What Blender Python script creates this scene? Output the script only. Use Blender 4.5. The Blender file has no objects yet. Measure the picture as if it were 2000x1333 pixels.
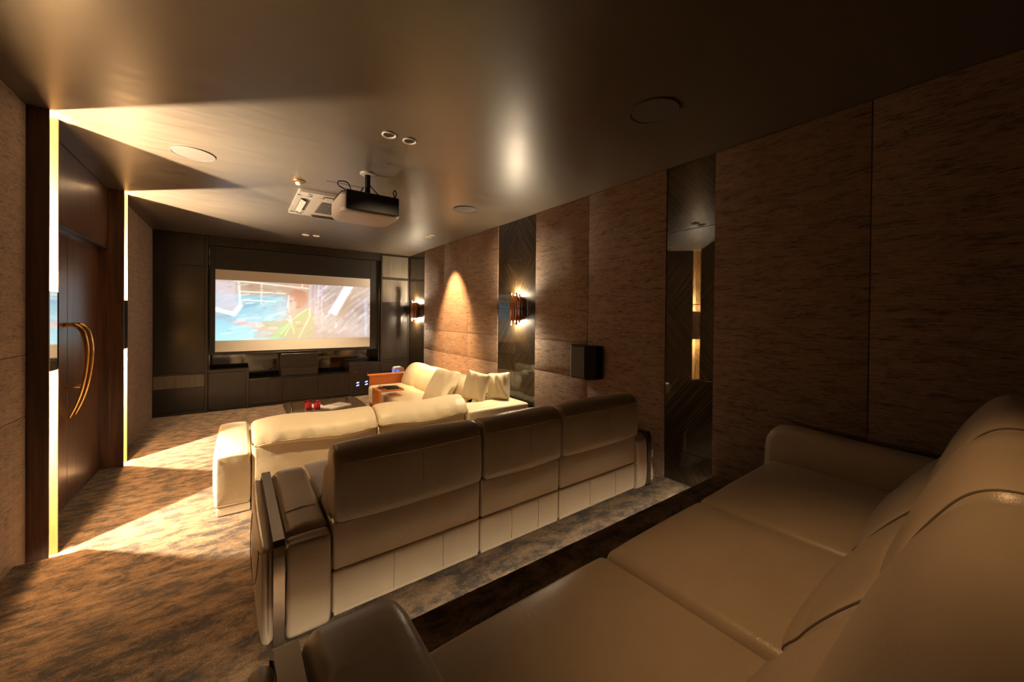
import bpy, math, random
import numpy as np
from mathutils import Matrix, Vector
random.seed(7)
PI = math.pi
scene = bpy.context.scene
C = scene.collection

# ------------------------------------------------------------------ camera
HC = 1.505
cam_d = bpy.data.cameras.new('camera')
cam = bpy.data.objects.new('camera', cam_d)
C.objects.link(cam)
F = Vector((0.58440, 0.81143, -0.00689)); R = Vector((0.81145, -0.58433, 0.01021)); U = Vector((-0.00426, 0.01156, 0.99992))
cam.matrix_world = Matrix(((R.x, U.x, -F.x, 0), (R.y, U.y, -F.y, 0), (R.z, U.z, -F.z, HC), (0, 0, 0, 1)))
cam_d.sensor_width = 36
cam_d.lens = 742.97 / 2000 * 36
cam_d.shift_y = -42.0 / 2000
cam_d.clip_start = 0.02
scene.camera = cam

# ------------------------------------------------------------------ world, exposure
world = bpy.data.worlds.new('world'); scene.world = world
world.use_nodes = True
world.node_tree.nodes['Background'].inputs[0].default_value = (0, 0, 0, 1)
world.node_tree.nodes['Background'].inputs[1].default_value = 0
vs = scene.view_settings
vs.view_transform = 'Standard'; vs.look = 'None'; vs.exposure = 0.0; vs.gamma = 1.0
vs.use_curve_mapping = False
try:
    scene.cycles.use_denoising = True
    scene.cycles.max_bounces = 8
    scene.cycles.diffuse_bounces = 5
    scene.cycles.glossy_bounces = 5
    scene.cycles.sample_clamp_indirect = 4.0
    scene.cycles.caustics_reflective = True
    scene.cycles.blur_glossy = 0.5
except Exception:
    pass

WARM = (1.0, 0.56, 0.24)
WARM2 = (1.0, 0.68, 0.36)
FANC = (1.0, 0.80, 0.54)
LED = (1.0, 0.86, 0.62)
GLOW_UP = 70.0
GLOW_DOWN = 210.0
P_FAN = 230.0          # up/down beam of the pilaster lights
P_FACE = 1300.0          # light grazing the pilaster veneer
P_SCONCE = 11000.0       # emission strength of the tube sconce bulbs
P_STEP1 = 40.0
P_STEP2 = 68.0
P_SCALLOP = 800.0
P_SPOT = 140.0
P_FRONT = 160.0
P_MID = 100.0
P_REAR = 27.0
FILM = 1.15

def light(kind, name, loc, energy, color, direction=(0, 0, -1), size=.05, size_y=None, spot=None, blend=.4, parent=None, radius=None, spread=None):
    d = bpy.data.lights.new(name, kind)
    d.energy = energy; d.color = color
    if kind == 'AREA':
        d.shape = 'RECTANGLE'; d.size = size; d.size_y = size_y or size
        if spread: d.spread = spread
    if kind == 'SPOT':
        d.spot_size = spot; d.spot_blend = blend; d.shadow_soft_size = radius or .03
    if kind == 'POINT': d.shadow_soft_size = radius or .02
    o = bpy.data.objects.new(name, d); C.objects.link(o)
    o.location = loc
    o.rotation_euler = Vector(direction).to_track_quat('-Z', 'Y').to_euler()
    if parent:
        o.parent = parent
    return o

# ------------------------------------------------------------------ materials
def new_mat(name):
    m = bpy.data.materials.new(name); m.use_nodes = True
    nt = m.node_tree
    return m, nt, nt.nodes['Principled BSDF']

def setp(b, **k):
    for n, v in k.items():
        n = {'color': 'Base Color', 'rough': 'Roughness', 'metal': 'Metallic', 'coat': 'Coat Weight', 'coat_rough': 'Coat Roughness', 'spec': 'Specular IOR Level', 'trans': 'Transmission Weight', 'ior': 'IOR', 'sheen': 'Sheen Weight', 'ecol': 'Emission Color', 'estr': 'Emission Strength', 'alpha': 'Alpha'}[n]
        if isinstance(v, tuple) and len(v) == 3: v = v + (1,)
        b.inputs[n].default_value = v

def node(nt, t, **k):
    n = nt.nodes.new(t)
    for a, v in k.items():
        setattr(n, a, v)
    return n

def coords(nt, scale=(1, 1, 1), world=True, rot=(0, 0, 0)):
    if world:
        g = node(nt, 'ShaderNodeNewGeometry'); out = g.outputs['Position']
    else:
        g = node(nt, 'ShaderNodeTexCoord'); out = g.outputs['Object']
    mp = node(nt, 'ShaderNodeMapping')
    mp.inputs['Scale'].default_value = scale
    mp.inputs['Rotation'].default_value = rot
    nt.links.new(out, mp.inputs['Vector'])
    return mp.outputs['Vector']

def noise(nt, vec, scale, detail=3, rough=.55, dist=0):
    n = node(nt, 'ShaderNodeTexNoise')
    n.inputs['Scale'].default_value = scale; n.inputs['Detail'].default_value = detail
    n.inputs['Roughness'].default_value = rough; n.inputs['Distortion'].default_value = dist
    nt.links.new(vec, n.inputs['Vector'])
    return n.outputs['Fac']

def ramp(nt, fac, stops):
    r = node(nt, 'ShaderNodeValToRGB')
    e = r.color_ramp.elements
    while len(e) < len(stops): e.new(.5)
    for i, (p, c) in enumerate(stops):
        e[i].position = p; e[i].color = tuple(c) + (1,)
    nt.links.new(fac, r.inputs['Fac'])
    return r.outputs['Color']

def mix(nt, a, b, fac, mode='MIX'):
    m = node(nt, 'ShaderNodeMix', data_type='RGBA', blend_type=mode)
    if isinstance(fac, (int, float)): m.inputs[0].default_value = fac
    else: nt.links.new(fac, m.inputs[0])
    for s, v in ((m.inputs[6], a), (m.inputs[7], b)):
        if isinstance(v, tuple): s.default_value = v + (1,)
        else: nt.links.new(v, s)
    return m.outputs[2]

def bump(nt, b, h, strength=.3, dist=.002):
    bp = node(nt, 'ShaderNodeBump')
    bp.inputs['Strength'].default_value = strength; bp.inputs['Distance'].default_value = dist
    nt.links.new(h, bp.inputs['Height']); nt.links.new(bp.outputs['Normal'], b.inputs['Normal'])

M = {}
def plain(key, color, rough=.5, metal=0, **k):
    m, nt, b = new_mat(key); setp(b, color=color, rough=rough, metal=metal, **k); M[key] = m
    return m

def leather(key, color, color2, rough=.42, wrinkle=.25):
    m, nt, b = new_mat(key)
    v = coords(nt, world=False)
    big = noise(nt, v, 3.5, 3)
    nt.links.new(ramp(nt, big, [(.3, color), (.75, color2)]), b.inputs['Base Color'])
    v2 = coords(nt, world=False)
    fine = noise(nt, v2, 260, 2)
    wr = noise(nt, v2, 9, 3, .6, 1.2)
    mx = node(nt, 'ShaderNodeMath', operation='MULTIPLY_ADD')
    nt.links.new(wr, mx.inputs[0]); mx.inputs[1].default_value = 4.0; nt.links.new(fine, mx.inputs[2])
    bump(nt, b, mx.outputs[0], wrinkle, .0022)
    setp(b, rough=rough, spec=.45)
    M[key] = m
leather('cream_leather', (.72, .62, .43), (.78, .68, .49), .40, .30)
leather('taupe_leather', (.345, .278, .20), (.405, .325, .237), .32, .2)
leather('orange_leather', (.56, .17, .035), (.62, .20, .045), .42, .1)

# carpet: brown with darker cloud-shaped blotches and a glinting pile
m, nt, b = new_mat('carpet')
v = coords(nt, (1, 1.8, 1.4))
n1 = noise(nt, v, 7.5, 8, .70, .25)
n2 = noise(nt, coords(nt), 240, 2, .7)
n3 = noise(nt, coords(nt), 46, 3, .7)
mm = node(nt, 'ShaderNodeMath', operation='MULTIPLY_ADD'); nt.links.new(n3, mm.inputs[0]); mm.inputs[1].default_value = .22; nt.links.new(n1, mm.inputs[2])
c1 = ramp(nt, mm.outputs[0], [(.53, (.045, .023, .010)), (.60, (.20, .115, .053)), (.74, (.41, .255, .125))])
c2 = mix(nt, c1, (.34, .24, .14), .0)
spk = ramp(nt, n2, [(.38, (.35, .35, .35)), (.62, (1.5, 1.45, 1.4))])
nt.links.new(mix(nt, c2, spk, .75, 'MULTIPLY'), b.inputs['Base Color'])
ad = node(nt, 'ShaderNodeMath', operation='ADD'); nt.links.new(n2, ad.inputs[0]); nt.links.new(n3, ad.inputs[1])
bump(nt, b, ad.outputs[0], .9, .012)
setp(b, rough=.75, spec=.35, sheen=.25)
M['carpet'] = m

# woven wall fabric with horizontal slubs
m, nt, b = new_mat('wall_fabric')
v = coords(nt, (20, 20, 165))
s1 = noise(nt, v, 1.0, 5, .65)
v2 = coords(nt, (4, 4, 26))
s2 = noise(nt, v2, 1.0, 4, .6)
s3 = noise(nt, coords(nt, (90, 90, 420)), 1.0, 2)
ad = node(nt, 'ShaderNodeMath', operation='MULTIPLY_ADD'); nt.links.new(s2, ad.inputs[0]); ad.inputs[1].default_value = .45; nt.links.new(s1, ad.inputs[2])
nt.links.new(ramp(nt, ad.outputs[0], [(.57, (.085, .050, .032)), (.67, (.215, .134, .087)), (.90, (.33, .208, .137))]), b.inputs['Base Color'])
ad2 = node(nt, 'ShaderNodeMath', operation='MULTIPLY_ADD'); nt.links.new(s3, ad2.inputs[0]); ad2.inputs[1].default_value = .5; nt.links.new(s1, ad2.inputs[2])
bump(nt, b, ad2.outputs[0], .75, .014)
setp(b, rough=.8, spec=.3, sheen=.15)
M['wall_fabric'] = m

# dark satin ceiling paint
m, nt, b = new_mat('ceiling_paint')
f = noise(nt, coords(nt, (1.2, 6, 1)), 2.2, 4)
nt.links.new(ramp(nt, f, [(.3, (.066, .051, .037)), (.7, (.080, .062, .046))]), b.inputs['Base Color'])
nt.links.new(ramp(nt, f, [(.3, (.33, .33, .33)), (.7, (.39, .39, .39))]), b.inputs['Roughness'])
setp(b, spec=.8)
M['ceiling_paint'] = m

def wood(key, dark, mid, light_, rough=.3, coat=.3, vec=(22, 22, 1.1)):
    m, nt, b = new_mat(key)
    g = noise(nt, coords(nt, vec), 1.6, 6, .62, .25)
    nt.links.new(ramp(nt, g, [(.30, dark), (.52, mid), (.72, light_)]), b.inputs['Base Color'])
    setp(b, rough=rough, coat=coat, coat_rough=.18)
    bump(nt, b, g, .05, .002)
    M[key] = m
wood('walnut', (.028, .011, .005), (.075, .031, .013), (.135, .060, .026), .34, .35)
wood('gold_veneer', (.42, .27, .11), (.52, .36, .16), (.60, .44, .21), .4, .2)
wood('black_oak', (.006, .005, .0045), (.010, .008, .007), (.015, .012, .010), .30, .2)
wood('dark_oak', (.013, .009, .007), (.020, .0145, .011), (.027, .020, .015), .36, .15)
wood('grey_oak', (.10, .085, .065), (.13, .112, .088), (.155, .135, .108), .42, .1)

# glossy veneer with diagonal grain, two slants
def chevron(key, sgn):
    m, nt, b = new_mat(key)
    g = node(nt, 'ShaderNodeNewGeometry')
    dp = node(nt, 'ShaderNodeVectorMath', operation='DOT_PRODUCT')
    dp.inputs[1].default_value = (0, 1.0, .80 * sgn)
    nt.links.new(g.outputs['Position'], dp.inputs[0])
    dq = node(nt, 'ShaderNodeVectorMath', operation='DOT_PRODUCT')
    dq.inputs[1].default_value = (0, -.80 * sgn, 1.0)
    nt.links.new(g.outputs['Position'], dq.inputs[0])
    cm = node(nt, 'ShaderNodeCombineXYZ')
    m1 = node(nt, 'ShaderNodeMath', operation='MULTIPLY'); m1.inputs[1].default_value = 130; nt.links.new(dp.outputs['Value'], m1.inputs[0])
    m2 = node(nt, 'ShaderNodeMath', operation='MULTIPLY'); m2.inputs[1].default_value = 1.2; nt.links.new(dq.outputs['Value'], m2.inputs[0])
    nt.links.new(m1.outputs[0], cm.inputs[0]); nt.links.new(m2.outputs[0], cm.inputs[1])
    n = noise(nt, cm.outputs[0], 1.0, 4, .6)
    nt.links.new(ramp(nt, n, [(.38, (.007, .0045, .0025)), (.56, (.030, .019, .009)), (.74, (.17, .108, .050))]), b.inputs['Base Color'])
    setp(b, rough=.45, coat=.85, coat_rough=.02, spec=.12)
    bump(nt, b, n, .18, .003)
    M[key] = m
chevron('veneer_rise', 1); chevron('veneer_fall', -1)

plain('black_matte', (.012, .011, .011), .55)
plain('black_gloss', (.008, .008, .009), .08, coat=.8, coat_rough=.03)
plain('black_plastic', (.006, .006, .007), .65, spec=.25)
plain('white_plastic', (.72, .68, .64), .4)
plain('screen_white', (.80, .78, .75), .8)
plain('brass', (.80, .48, .16), .16, 1.0)
plain('copper', (.78, .36, .17), .2, 1.0)
plain('chrome', (.80, .78, .76), .06, 1.0)
plain('grey_metal', (.42, .40, .36), .34, 1.0)
plain('dark_metal', (.055, .045, .042), .35, .7)
plain('groove', (.012, .010, .009), .8)
plain('stitch', (.46, .38, .28), .7)
plain('dark_stitch', (.10, .075, .05), .7)
plain('speaker_grille', (.06, .051, .043), .75)
plain('warm_white', (.78, .70, .58), .45)
plain('paper', (.78, .74, .66), .6)
plain('ink', (.12, .11, .10), .6)
plain('baseboard', (.02, .016, .013), .4)
plain('mic_mesh', (.35, .30, .22), .4, .9)
plain('brown_tray', (.16, .085, .045), .35)
plain('silver_bronze', (.34, .30, .26), .24, 1.0)
plain('dim_plastic', (.30, .245, .215), .45)
plain('ac_plastic', (.24, .21, .18), .45)
plain('dull_brass', (.30, .19, .07), .35, .8)
plain('deep_black', (.003, .003, .003), .7)
plain('walnut_plain', (.045, .018, .008), .3)
def emit(key, color, strength):
    m, nt, b = new_mat(key); setp(b, color=(0, 0, 0), ecol=color, estr=strength, rough=.6); M[key] = m
emit('bulb', (1.0, .78, .51), P_SCONCE)
emit('step_led', LED, P_STEP2)
emit('step_led_front', LED, P_STEP1)
emit('blue_led', (.06, .16, 1.0), 1.6)
emit('white_led', (.75, .85, 1.0), 3.0)
emit('lamp_disc', (1.0, .62, .28), .8)
def glass(key, color, rough=.0, ior=1.45):
    m, nt, b = new_mat(key); setp(b, color=color, rough=rough, trans=1.0, ior=ior); M[key] = m
glass('smoke_glass', (.62, .57, .50))
glass('clear_glass', (.97, .97, .97))
plain('red_drink', (.42, .012, .025), .08, spec=.5, coat=.5)
# printed page
m, nt, b = new_mat('printed_page')
br = node(nt, 'ShaderNodeTexBrick'); br.inputs['Scale'].default_value = 26
br.inputs['Color1'].default_value = (.10, .09, .08, 1); br.inputs['Color2'].default_value = (.22, .20, .18, 1); br.inputs['Mortar'].default_value = (.72, .68, .60, 1)
br.inputs['Mortar Size'].default_value = .035; br.inputs['Row Height'].default_value = .16
nt.links.new(coords(nt, world=False), br.inputs['Vector']); nt.links.new(br.outputs['Color'], b.inputs['Base Color'])
M['printed_page'] = m
# projected film frame: colours are stored on the mesh
m, nt, b = new_mat('film')
at = node(nt, 'ShaderNodeVertexColor'); at.layer_name = 'film'
nt.links.new(at.outputs['Color'], b.inputs['Emission Color'])
setp(b, color=(.25, .25, .25), rough=.9, estr=FILM)
M['film'] = m

# ------------------------------------------------------------------ mesh helpers
def link(o): C.objects.link(o); return o
def mesh(name, vf, mat, parent=None, smooth=False, loc=None, rot=None):
    v, f = vf
    me = bpy.data.meshes.new(name); me.from_pydata([tuple(p) for p in v], [], f); me.update()
    if smooth:
        me.polygons.foreach_set('use_smooth', [True] * len(me.polygons))
    me.materials.append(M[mat])
    o = link(bpy.data.objects.new(name, me))
    if parent: o.parent = parent
    if loc: o.location = loc
    if rot: o.rotation_euler = rot
    return o
def thing(name, label, cat, loc=(0, 0, 0), rz=0, group=None):
    o = link(bpy.data.objects.new(name, None)); o.location = loc; o.rotation_euler = (0, 0, rz)
    o.empty_display_size = .1
    return tag(o, label, cat, group)
def tag(o, label, cat=None, group=None, kind=None):
    o['label'] = label
    if cat: o['category'] = cat
    if group: o['group'] = group
    if kind: o['kind'] = kind
    return o
def merge(*parts):
    V, Fc = [], []
    for v, f in parts:
        k = len(V); V += [tuple(p) for p in v]; Fc += [tuple(i + k for i in q) for q in f]
    return V, Fc
def xf(vf, loc=(0, 0, 0), rot=(0, 0, 0)):
    from mathutils import Euler
    mt = Matrix.Translation(loc) @ Euler(rot).to_matrix().to_4x4()
    return [tuple(mt @ Vector(p)) for p in vf[0]], vf[1]

def softbox(x0, x1, y0, y1, z0, z1, r=.004, n=(1, 1, 1), na=1, deform=None):
    c = ((x0 + x1) / 2, (y0 + y1) / 2, (z0 + z1) / 2); h = (abs(x1 - x0) / 2, abs(y1 - y0) / 2, abs(z1 - z0) / 2)
    r = min(r, min(h) * .999)
    if isinstance(n, int): n = (n, n, n)
    ax = []
    for i in range(3):
        a = h[i] - r
        arc = [a + r * math.tan(k * PI / 4 / na) for k in range(1, na + 1)]
        inner = [-a + 2 * a * k / n[i] for k in range(n[i] + 1)]
        ax.append([-t for t in reversed(arc)] + inner + arc)
    idx = {}; V = []; Fc = []
    def vert(q):
        key = tuple(round(t, 6) for t in q)
        if key in idx: return idx[key]
        inn = [max(-(h[i] - r), min(h[i] - r, q[i])) for i in range(3)]
        d = [q[i] - inn[i] for i in range(3)]
        L = math.sqrt(sum(t * t for t in d))
        p = [inn[i] + (d[i] / L * r if L > 1e-9 else 0) for i in range(3)]
        if deform: p = deform(p[0], p[1], p[2], h)
        idx[key] = len(V); V.append((p[0] + c[0], p[1] + c[1], p[2] + c[2]))
        return idx[key]
    for i in range(3):
        j, k = (i + 1) % 3, (i + 2) % 3
        for s in (-1, 1):
            for a in range(len(ax[j]) - 1):
                for b_ in range(len(ax[k]) - 1):
                    q = []
                    for (da, db) in ((0, 0), (1, 0), (1, 1), (0, 1)):
                        p = [0, 0, 0]; p[i] = s * h[i]; p[j] = ax[j][a + da]; p[k] = ax[k][b_ + db]
                        q.append(vert(p))
                    if len(set(q)) < 3: continue
                    Fc.append(tuple(q) if s > 0 else tuple(reversed(q)))
    return V, Fc
def box(x0, x1, y0, y1, z0, z1, r=.0025): return softbox(min(x0, x1), max(x0, x1), min(y0, y1), max(y0, y1), min(z0, z1), max(z0, z1), r)

def puff(amount, axis=2, side=1, power=3, both=False, sag=0):
    def f(x, y, z, h):
        p = [x, y, z]; o = [i for i in range(3) if i != axis]
        w = (1 - abs(p[o[0]] / h[o[0]]) ** power) * (1 - abs(p[o[1]] / h[o[1]]) ** power)
        t = p[axis] / h[axis]
        if both: p[axis] += amount * w * t
        else: p[axis] += amount * w * max(0, t * side) * side
        return p
    return f

def pillow(x, y, z, h):
    # square cushion: thick in the middle, thin at the seams, pinched corners; thickness axis is y
    u, w = x / h[0], z / h[2]
    k = max(.12, (1 - u ** 4)) ** .5 * max(.12, (1 - w ** 4)) ** .5
    pinch = 1 - .06 * (1 - abs(u) ** 2) * abs(w) ** 3
    pin2 = 1 - .06 * (1 - abs(w) ** 2) * abs(u) ** 3
    wr = .006 * math.sin(9 * u + 4 * w) * k
    return [x * pin2, y * (.16 + .84 * k) + wr, z * pinch]

def crm(pts, n, closed=False):
    out = []; L = len(pts)
    rng = range(L) if closed else range(L - 1)
    for i in rng:
        if closed: p = [pts[(i + k - 1) % L] for k in range(4)]
        else: p = [pts[max(0, min(L - 1, i + k - 1))] for k in range(4)]
        for s in range(n):
            t = s / n
            out.append(tuple(.5 * (2 * p[1][d] + (p[2][d] - p[0][d]) * t + (2 * p[0][d] - 5 * p[1][d] + 4 * p[2][d] - p[3][d]) * t * t + (3 * p[1][d] - p[0][d] - 3 * p[2][d] + p[3][d]) * t ** 3) for d in range(len(pts[0]))))
    if not closed: out.append(tuple(pts[-1]))
    return out

def sweep(profile, x0, x1, r=.03, crown=0, nx=10, na=5, sub=4, axis='x', rough=0):
    # closed (y,z) profile swept along x with rounded ends; crown swells the middle
    P = crm(profile, sub, True) if sub > 1 else list(profile)
    n = len(P); area = sum(P[i][0] * P[(i + 1) % n][1] - P[(i + 1) % n][0] * P[i][1] for i in range(n))
    if area < 0: P = P[::-1]
    N = []
    for i in range(n):
        t = (P[(i + 1) % n][0] - P[i - 1][0], P[(i + 1) % n][1] - P[i - 1][1]); L = math.hypot(*t) or 1
        N.append((t[1] / L, -t[0] / L))
    st = []
    for k in range(na): a = PI / 2 * k / na; st.append((x0 + r * (1 - math.sin(a)) if False else x0 + r * (1 - math.cos(a)), -r * (1 - math.sin(a))))
    for k in range(nx + 1): st.append((x0 + r + (x1 - x0 - 2 * r) * k / nx, 0))
    for k in range(na - 1, -1, -1): a = PI / 2 * k / na; st.append((x1 - r * (1 - math.cos(a)), -r * (1 - math.sin(a))))
    V = []; Fc = []
    for x, o in st:
        t = (2 * (x - x0) / (x1 - x0) - 1); cr = crown * (1 - abs(t) ** 3)
        for i in range(n):
            q = o + cr
            V.append((x, P[i][0] + N[i][0] * q, P[i][1] + N[i][1] * q))
    m_ = len(st)
    for a in range(m_ - 1):
        for i in range(n):
            j = (i + 1) % n
            Fc.append((a * n + i, (a + 1) * n + i, (a + 1) * n + j, a * n + j))
    for a, rev in ((0, False), (m_ - 1, True)):
        cy = sum(V[a * n + i][1] for i in range(n)) / n; cz = sum(V[a * n + i][2] for i in range(n)) / n
        ci = len(V); V.append((V[a * n][0], cy, cz))
        for i in range(n):
            j = (i + 1) % n
            Fc.append((ci, a * n + i, a * n + j) if not rev else (ci, a * n + j, a * n + i))
    if axis == 'y': V = [(p[1], p[0], p[2]) for p in V]; Fc = [tuple(reversed(q)) for q in Fc]
    return V, [tuple(reversed(q)) for q in Fc]

def prism(profile, a0, a1, axis='x'):
    # plain extrusion of a closed outline; axis x: outline is (y,z); axis z: outline is (x,y)
    n = len(profile); V = []
    for a in (a0, a1):
        for p in profile:
            V.append((a, p[0], p[1]) if axis == 'x' else ((p[0], a, p[1]) if axis == 'y' else (p[0], p[1], a)))
    Fc = [(i, (i + 1) % n, n + (i + 1) % n, n + i) for i in range(n)] + [tuple(reversed(range(n))), tuple(range(n, 2 * n))]
    return V, Fc

def tube(pts, rad, sides=8, cap=True):
    pts = [Vector(p) for p in pts]; n = len(pts)
    V = []; Fc = []; up = Vector((0, 0, 1))
    t0 = (pts[1] - pts[0]).normalized()
    if abs(t0.dot(up)) > .95: up = Vector((1, 0, 0))
    nrm = (up - t0 * up.dot(t0)).normalized()
    for i in range(n):
        t = (pts[min(n - 1, i + 1)] - pts[max(0, i - 1)]).normalized()
        nrm = (nrm - t * nrm.dot(t)).normalized(); bi = t.cross(nrm)
        rr = rad[i] if isinstance(rad, (list, tuple)) else rad
        for k in range(sides):
            a = 2 * PI * k / sides
            V.append(tuple(pts[i] + (nrm * math.cos(a) + bi * math.sin(a)) * rr))
    for i in range(n - 1):
        for k in range(sides):
            j = (k + 1) % sides
            Fc.append((i * sides + k, i * sides + j, (i + 1) * sides + j, (i + 1) * sides + k))
    if cap: Fc += [tuple(reversed(range(sides))), tuple(range((n - 1) * sides, n * sides))]
    return V, Fc

def lathe(prof, seg=24, loc=(0, 0, 0)):
    V = []; Fc = []; n = len(prof)
    for k in range(seg):
        a = 2 * PI * k / seg
        for r, z in prof: V.append((loc[0] + r * math.cos(a), loc[1] + r * math.sin(a), loc[2] + z))
    for k in range(seg):
        j = (k + 1) % seg
        for i in range(n - 1):
            Fc.append((k * n + i, j * n + i, j * n + i + 1, k * n + i + 1))
    return V, Fc

def rrect(x0, x1, y0, y1, r, seg=6):
    out = []
    for cx, cy, a0 in ((x1 - r, y1 - r, 0), (x0 + r, y1 - r, 90), (x0 + r, y0 + r, 180), (x1 - r, y0 + r, 270)):
        for k in range(seg + 1):
            a = math.radians(a0 + 90 * k / seg); out.append((cx + r * math.cos(a), cy + r * math.sin(a)))
    return out

def copy_tree(o, parent=None):
    c = o.copy(); link(c); c.parent = parent
    for ch in list(o.children): copy_tree(ch, c)
    return c

# ------------------------------------------------------------------ room dimensions
XR = 2.776; XW = -0.993; XP = -0.906; YF = 7.42; YB = -1.0; H = 2.70
T1, Y1 = 0.109, 3.27       # first tier: height, front edge
T2 = 0.235
T3, Y3 = 0.370, 1.36       # rear tier

# ------------------------------------------------------------------ floor, ceiling, walls
floor = mesh('floor', box(-1.3, XR + .1, Y1 - .3, YF + .6, -.1, 0), 'carpet')
tag(floor, 'brown mottled carpet floor in front of the screen', 'floor', kind='structure')
# middle tier: front edge at Y1, rising gently beside the middle sofa
prof = [(Y1, T1 - .05), (Y1, T1), (2.75, T1), (2.05, T2 - .004), (1.0, T2), (.5, T2), (.5, -.1), (Y1 - .035, -.1), (Y1 - .035, T1 - .05)]
fl2 = mesh('floor.001', prism(prof, -1.2, XR + .05, 'x'), 'carpet')
tag(fl2, 'carpeted middle tier under the middle leather sofa', 'floor', kind='structure')
prof = [(Y3, T3 - .05), (Y3, T3), (YB - .1, T3), (YB - .1, .0), (Y3 - .04, .0), (Y3 - .04, T3 - .05)]
fl3 = mesh('floor.002', prism(prof, -1.2, XR + .05, 'x'), 'carpet')
tag(fl3, 'carpeted rear tier under the nearest leather sofa', 'floor', kind='structure')
s1 = mesh('step_light_strip', box(XW + .01, XR - .02, Y1 - .033, Y1 - .013, T1 - .054, T1 - .050, .001), 'step_led_front', fl2)
s2 = mesh('step_light_strip', box(XW + .01, XR - .02, Y3 - .037, Y3 - .012, T3 - .054, T3 - .050, .001), 'step_led', fl3)

ceiling = mesh('ceiling', box(-1.3, XR + .15, YB - .1, YF + .7, H, H + .1), 'ceiling_paint')
tag(ceiling, 'dark satin painted ceiling', 'ceiling', kind='structure')

wr = mesh('wall_right', box(XR + .02, XR + .12, YB - .1, YF + .6, -.05, H + .02), 'black_matte')
tag(wr, 'right wall of fabric panels and glossy veneer strips', 'wall', kind='structure')
wb = mesh('wall_back', box(-1.3, XR + .1, YB - .12, YB, -.05, H + .02), 'wall_fabric')
tag(wb, 'back wall behind the rear sofa', 'wall', kind='structure')
wf = mesh('wall_front', box(-1.3, XR + .1, YF + .5, YF + .6, -.05, H + .02), 'black_gloss')
tag(wf, 'dark front wall behind the screen and cabinets', 'wall', kind='structure')
wl = mesh('wall_left', box(-1.3, XW - .03, YB - .1, 3.42, -.05, H + .02), 'black_matte')
tag(wl, 'left wall of taupe fabric panels beside the door', 'wall', kind='structure')
wl2 = mesh('wall_left.001', box(-1.3, XW - .03, 5.40, YF + .6, -.05, H + .02), 'black_matte')
tag(wl2, 'left wall beyond the door near the screen', 'wall', kind='structure')

G = .0014
def fabric(parent, side, y0, y1, z0, z1):
    d = lambda x, y, z, h: [x + (.004 * (1 - (y / h[1]) ** 8) * (1 - (z / h[2]) ** 8)) * (1 if side == 'L' else -1) * (1 if (x > 0) == (side == 'L') else 0), y, z]
    if side == 'R': vf = softbox(XR, XR + .02, y0 + G, y1 - G, z0 + G, z1 - G, .004, 3, 2, d)
    else: vf = softbox(XW - .03, XW, y0 + G, y1 - G, z0 + G, z1 - G, .004, 3, 2, d)
    return mesh('fabric_panel', vf, 'wall_fabric', parent, True)
ROW = (0.0, .905, 1.258, H)
for a, b_ in ((6.62, 5.80), (5.80, 4.995), (4.995, 4.18)):
    for k in range(3): fabric(wr, 'R', b_, a, ROW[k], ROW[k + 1])
for k in range(3): fabric(wr, 'R', 2.587, 3.40, ROW[k], ROW[k + 1])
fabric(wr, 'R', 1.753, 2.587, 0, H)
for a, b_ in ((.541, 1.374), (-.30, .541), (YB, -.30)): fabric(wr, 'R', a, b_, .2, H)
for a, b_ in ((2.60, 3.418), (1.78, 2.60), (.95, 1.78), (.1, .95), (YB, .1)):
    for k in range(3): fabric(wl, 'L', a, b_, ROW[k], ROW[k + 1])
for a, b_ in ((5.403, 6.42), (6.42, YF + .45)):
    fabric(wl2, 'L', a, b_, 0, H)

ZT = (0, .48, 1.05, 1.612, 2.186, H)
def tiles(y0, y1, cols):
    w = (y1 - y0) / cols
    for c in range(cols):
        for k in range(5):
            sl = (k + c) % 2
            vf = box(XR + .008, XR + .02, y0 + c * w + .0012, y0 + (c + 1) * w - .0012, ZT[k] + .0012, ZT[k + 1] - .0012, .0012)
            mesh('veneer_tile', vf, 'veneer_rise' if sl else 'veneer_fall', wr)
tiles(6.62, YF, 2); tiles(3.40, 4.18, 2); tiles(1.374, 1.753, 1)

# ------------------------------------------------------------------ pilasters, door
CH = .090      # depth of the light channel in each pilaster
def pilaster(y0, y1, label):
    t = thing('pilaster', label, 'pilaster', (0, 0, 0), 0, 'walnut pilasters framing the door')
    mesh('shaft', box(-1.28, XP - CH - .003, y0, y1, -.02, H, .002), 'walnut', t)
    for a, b_, c, d in ((y0, y0 + .011, y0 + .011, y0 + .014), (y1 - .011, y1, y1 - .014, y1 - .011)):
        mesh('fin', box(XP - CH - .003, XP, a, b_, -.02, H, .0015), 'walnut', t)
        for z0, z1 in ((0, 1.14), (1.64, 2.105), (2.105, H)):
            mesh('channel_veneer', box(XP - CH, XP - .001, c, d, z0 + .001, z1 - .001, .0006), 'gold_veneer', t)
    for z0, z1 in ((0, 1.14), (1.64, 2.105), (2.105, H)):
        mesh('channel_veneer', box(XP - CH - .003, XP - CH, y0 + .014, y1 - .014, z0 + .001, z1 - .001, .0006), 'gold_veneer', t)
    return t
PIL = ((3.42, 3.578), (5.238, 5.40))
pilaster(*PIL[0], 'walnut pilaster with lit gold face nearer the camera, left of the door')
pilaster(*PIL[1], 'walnut pilaster with lit gold face between the door and the screen')

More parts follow.
